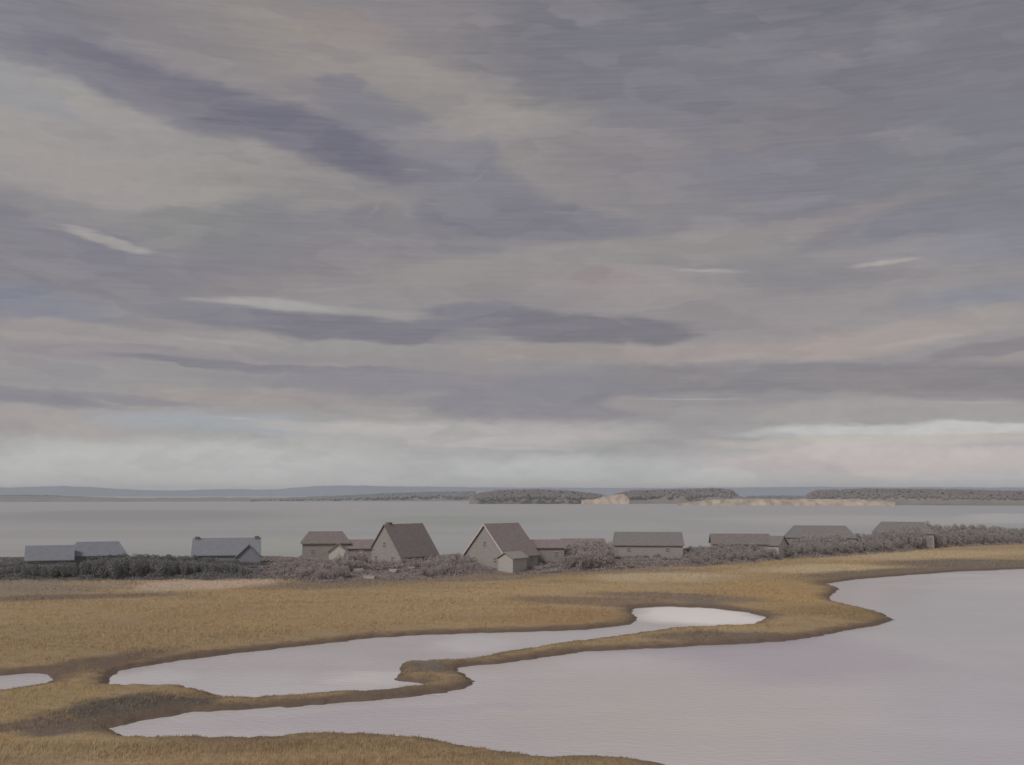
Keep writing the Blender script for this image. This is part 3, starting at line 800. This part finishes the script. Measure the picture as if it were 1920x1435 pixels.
# square blue-grey house
e, ht, wh, rh = house(428, 212, 92, 1009, 6.5, 11.6, .42, M_W_BLUE, M_R_BLUE, 'wide blue grey house with chimney stubs at both ends behind the dark hedge', 'house', 'house', chim=[(0, -5.3, .25), (0, 5.4, .3)])
block(e, 4.2, 4, wh * .8, rh * .75, M_W_BLUE, M_R_BLUE, ox=3.0, oy=4.0, ry=math.pi / 2, wins=False)
# dark hip-roofed cottage with white wing
e, ht, wh, rh = house(612, 214, 88, 997, 6.5, 8.6, .66, M_W_TAN, M_R_DARK, 'cottage with a flat topped dark hip roof and a small white wing in front', hip=1.5, wins=True)
block(e, 3.2, 3.2, 2.3, 1.3, M_TRIM, M_W_TAN, ox=4.2, oy=2.2, ry=math.pi / 2 - .1, wins=False)
# low link building between
e, ht, wh, rh = house(676, 213, 86, 1012, 4.6, 4.6, .68, M_W_TAN, M_R_RED, 'small low brownish shed squeezed between the hip roofed and the tall gabled cottage', 'shed', 'shed', wins=False)
# tall gables
e, ht, wh, rh = house(757, 212, 44, 983, 8.6, 10.0, .22, M_W_GREY, M_R_DARK, 'tall steep roofed cottage left of centre with brushy rounded top and grey gable', chim=[(-.3, -3.6, .35)])
e, ht, wh, rh = house(940, 206, 42, 982, 10.2, 9.0, .27, M_W_GREY, M_R_RED, 'tall steep gabled cottage at the centre with pale gable end facing the marsh', chim=None)
block(e, 3.2, 4.4, 1.7, .9, M_W_PALE, M_W_GREY, ox=5.6, oy=-3.2, ry=.12, wins=False)
bm = bmesh.new()
for sg in (-1, 1):
    L2 = math.hypot(5.45, rh * 5.45 / 5.1); an = math.atan2(rh, 5.1)
    r_ = bmesh.ops.create_cube(bm, size=1.0)
    for v in r_['verts']: v.co = Vector((v.co.x * L2, v.co.y * .05, v.co.z * .26))
    bmesh.ops.transform(bm, matrix=Matrix.Translation((sg * 5.45 / 2, -4.5 - .38, ht - rh * 5.45 / 5.1 / 2 - .02)) @ Matrix.Rotation(sg * an, 4, 'Y'), verts=r_['verts'])
link('rake_board', bm_mesh('rake_board', bm), M_TRIM, e)
# row to the right
e, ht, wh, rh = house(1022, 213, 84, 1012, 5.6, 6.6, .7, M_W_TAN, M_R_RED, 'low tan walled cottage directly right of the tall central gabled one')
e, ht, wh, rh = house(1092, 222, 80, 1010, 6, 8.2, .55, M_W_GREY, M_R_RED, 'low mauve roofed cottage half hidden by shrubs between the tan and the long one')
e, ht, wh, rh = house(1214, 234, 90, 998, 7, 14.2, .5, M_W_GREY, M_R_GREY, 'long low house with a level grey roof and squared right end', 'house', 'house', hip=.4)
e, ht, wh, rh = house(1385, 252, 84, 1001, 7, 12.4, .5, M_W_GREY, M_R_DARK, 'cottage right of the gap of open water with a dark grey roof')
block(e, 5.4, 6, wh * .9, rh * .9, M_W_PALE, M_R_GREY, ox=.8, oy=6.5, ry=-.5, wins=False)
e, ht, wh, rh = house(1535, 282, 88, 986, 8, 16.5, .5, M_W_GREY, M_R_GREY, 'long house with a slate grey hip roof standing above the right hand shrubs', 'house', 'house', hip=2.5)
e, ht, wh, rh = house(1690, 312, 88, 979, 8, 15.0, .5, M_W_GREY, M_R_GREY, 'pale grey house at far right partly behind a rounded bush', 'house', 'house', hip=2.5)

# the small white boats drawn up in front of the cottages
M_BOAT = simple('old_white_paint', (140, 132, 130), (128, 120, 118), ns=3)
def dinghy(px, py, L, rz, label):
    g = ground_at(px, py, 1.3)
    z = float(land(g.x, g.y))
    bm = bmesh.new()
    secs = []
    for i in range(9):
        u = i / 8; y = (u - .5) * L
        wd = .62 * math.sin(math.pi * min(1, .25 + u * .0 + .75 * (1 - abs(u - .35) * 1.15))) if False else .62 * (1 - max(0, (u - .35) / .65) ** 2.2) * (.8 + .2 * min(1, u / .3))
        wd = max(.03, wd)
        hh = .48 + .14 * u * u
        secs.append([bm.verts.new((math.cos(q) * wd, y, math.sin(q) * hh * (1 - .25 * max(0, u - .6)))) for q in [math.pi * j / 8 for j in range(9)]])
    for i in range(8):
        for j in range(8): bm.faces.new((secs[i][j], secs[i][j + 1], secs[i + 1][j + 1], secs[i + 1][j]))
    bm.faces.new(secs[0]); bm.faces.new(secs[-1][::-1])
    bmesh.ops.recalc_face_normals(bm, faces=bm.faces)
    e = empty('dinghy', (g.x, g.y, z + .02), rz); tag(e, label, 'boat', 'small white boats drawn up in front of the cottages')
    link('hull', bm_mesh('hull', bm), M_BOAT, e)
    bm = bmesh.new(); box_bm(bm, -.02, .02, -L * .48, L * .40, .47, .56); link('keel', bm_mesh('keel', bm), M_W_PALE, e)
for q in ((692, 1080, 2.3, 1.2, 'brightest upturned white dinghy, in front of the shed'), (671, 1076, 1.9, 2.2, 'upturned pale dinghy just left of the brightest one'),
          (737, 1075, 2.1, .9, 'upturned pale dinghy below the tall left cottage, left of its pair'), (766, 1073, 2.1, 2.0, 'upturned pale dinghy below the tall left cottage, right of its pair')):
    dinghy(*q)

# ------------------------------------------------------------------ the far shore
def far_xy(px, D): a = azim(px); return D * math.sin(a), D * math.cos(a)
def far_land(name, pts, D, depth, mat, seed, front=25.0, rough=1.0):
    """pts: (x, y of the skyline); a low ridge of land: beach, slope, crown, back"""
    xs = np.arange(pts[0][0], pts[-1][0] + .1, 3.0)
    ty = np.interp(xs, [p[0] for p in pts], [p[1] for p in pts])
    a = np.array([azim(q) for q in xs])
    prof = [(0, -1.5), (front * .3, .9), (front * .6, .42 * 0 + 2.0), (front, None), (front + depth * .5, None), (front + depth, -1.5)]
    rows = []
    for i, (o_, zz) in enumerate(prof):
        r0 = D + o_ + 10 * rough * fbm(xs * .02, xs * 0 + seed, seed, 3) * (i < 5)
        top = H - (ty - HY) / F * (D + o_) * np.cos(a) + rough * 1.2 * fbm(xs * .06, xs * 0 + i * 3 + seed, seed + i, 3)
        if zz is None: z = top * (.98 if i == 4 else .9)
        else: z = np.full(len(xs), zz)
        if i == 2: z = np.minimum(top * .45, z + top * .3)
        rows.append(np.stack([r0 * np.sin(a), r0 * np.cos(a), z], -1))
    n = len(xs); v = np.concatenate(rows); k = len(rows)
    i = np.arange(k - 1)[:, None]; j = np.arange(n - 1)[None, :]
    f = np.stack([i * n + j, i * n + j + 1, (i + 1) * n + j + 1, (i + 1) * n + j], -1).reshape(-1, 4)
    o = link(name, np_mesh(name, v, f, True), mat); tag(o, kind='structure'); return o
def woods(pts, D, depth, mat, seed, label, size=5.0, zbase=2.0):
    """a far wood that reads as one mass"""
    r_ = np.random.RandomState(seed)
    x0, x1 = pts[0][0], pts[-1][0]
    width = (x1 - x0) * D / F
    size *= .62; cnt = int(width / size * 9)
    bm = bmesh.new(); bmesh.ops.create_icosphere(bm, subdivisions=2, radius=1.0)
    base = np.array([v.co[:] for v in bm.verts]); fc = np.array([[v.index for v in f.verts] for f in bm.faces]); bm.free()
    V, Fc = [], []
    for q in range(cnt):
        px = r_.uniform(x0, x1); d = D + r_.uniform(0, depth)
        a = azim(px)
        ty = np.interp(px, [p[0] for p in pts], [p[1] for p in pts])
        top = H - (ty - HY) / F * d * math.cos(a)
        row = (d - D) / depth
        top = zbase + (top - zbase) * (.55 + .45 * min(1, row * 1.6)) + r_.uniform(-1, .3)
        rx = size * r_.uniform(.6, 1.2); rz = min(size * r_.uniform(.6, 1.0), max(1.0, (top - .5) / 2))
        b_ = base * (1 + .28 * (r_.rand(len(base), 1) - .5))
        b_ = b_ * np.array([rx, rx, rz]) + np.array([d * math.sin(a), d * math.cos(a), top - rz])
        Fc.append(fc + len(V) * len(base)); V.append(b_)
    o = link('far_woods', np_mesh('far_woods', np.concatenate(V), np.concatenate(Fc)), mat)
    tag(o, label, 'woods', kind='stuff')
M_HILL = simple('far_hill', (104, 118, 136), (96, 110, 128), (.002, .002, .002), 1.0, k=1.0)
M_HEAD = simple('headland', (122, 114, 108), (108, 103, 100), (.02, .02, .05), 1.0)
M_SHORE = simple('far_shore_grass', (122, 124, 123), (112, 114, 114), (.02, .02, .05), 1.0)
M_SAND = simple('sand_bluff', (172, 158, 142), (128, 116, 107), (.10, .02, .12), 1.0, k=1.0)
M_WOOD = simple('far_wood', (96, 92, 93), (106, 101, 100), (.03, .03, .03), 1.0)
M_WOOD2 = simple('far_wood_blue', (98, 103, 109), (106, 110, 114), (.03, .03, .03), 1.0)
# blue hills at the back, left to right, closing the whole horizon
far_land('far_hills', [(-1500, 921), (-500, 917), (-100, 917), (60, 913), (120, 911), (180, 914), (260, 919), (330, 920), (420, 917), (520, 918), (580, 912), (650, 910), (740, 912), (900, 914), (1150, 915), (1390, 914), (1520, 913), (1900, 914), (2400, 913), (3400, 918)], 5200, 600, M_HILL, 3, 200, 2.0)
# low shores nearer
far_land('far_shore', [(-900, 932), (-200, 930), (0, 929), (150, 931), (240, 934), (400, 933), (560, 933), (700, 930), (790, 926), (880, 924)], 2050, 200, M_SHORE, 5, 30)
woods([(-600, 931), (0, 928), (80, 928), (170, 932), (240, 935)], 2080, 60, M_WOOD2, 5, 'low blue grey line of woods across the bay at far left', 4.5)
woods([(470, 935), (560, 932), (640, 929), (720, 925), (800, 922), (890, 921)], 2060, 60, M_WOOD2, 6, 'blue grey far woods left of the middle of the horizon', 4.5)
far_land('far_headland', [(880, 934), (900, 925), (960, 922), (1050, 923), (1110, 926), (1140, 929), (1170, 934)], 1560, 160, M_HEAD, 7, 30)
woods([(890, 926), (930, 919), (1000, 917), (1060, 919), (1125, 926)], 1552, 60, M_WOOD, 8, 'grey brown woods on the headland across the bay at centre', 4.0, 3)
far_land('far_beach', [(1090, 938), (1118, 934), (1135, 930), (1168, 926), (1180, 934)], 1540, 40, M_SAND, 9, 14)
far_land('far_point', [(1150, 936), (1170, 930), (1250, 927), (1360, 927), (1400, 932), (1440, 936)], 1580, 120, M_HEAD, 10, 20)
woods([(1155, 925), (1185, 919), (1280, 917), (1340, 915), (1370, 918), (1385, 928)], 1590, 70, M_WOOD, 11, 'dark grey wooded point across the bay right of centre', 4.0, 3)
far_land('far_bluff', [(1270, 944), (1310, 940), (1345, 936), (1420, 935), (1500, 936), (1600, 935), (1650, 938), (1680, 942)], 1370, 50, M_SAND, 12, 12, .6)
woods([(1400, 930), (1450, 929), (1530, 930)], 1700, 60, M_WOOD2, 13, 'thin distant line of woods above the pale sand bluff', 3.5)
far_land('far_land', [(1490, 934), (1540, 925), (1640, 922), (1800, 923), (1920, 926), (2300, 922), (3000, 925)], 1560, 240, M_HEAD, 14, 30)
woods([(1515, 926), (1530, 919), (1620, 916), (1760, 917), (1900, 920), (2000, 919), (2500, 917)], 1480, 60, M_WOOD, 15, 'long grey woods across the bay at the right edge', 4.5, 2)

# ------------------------------------------------------------------ haze over the bay
bm = bmesh.new(); box_bm(bm, -9600, 9600, -9600, 9600, -3.0, 64.0)
m = bpy.data.materials.new('haze'); m.use_nodes = True
t = NT(m.node_tree)
o_ = t.new('ShaderNodeOutputMaterial'); vp = t.new('ShaderNodeVolumePrincipled')
vp.inputs['Color'].default_value = (.93, .96, .99, 1)
vp.inputs['Density'].default_value = 0.00018
vp.inputs['Anisotropy'].default_value = 0.2
t.l.new(vp.outputs[0], o_.inputs['Volume'])
hz = link('haze', bm_mesh('haze', bm), m)
tag(hz, 'thin pale haze over the marsh and the bay', 'haze', kind='stuff')
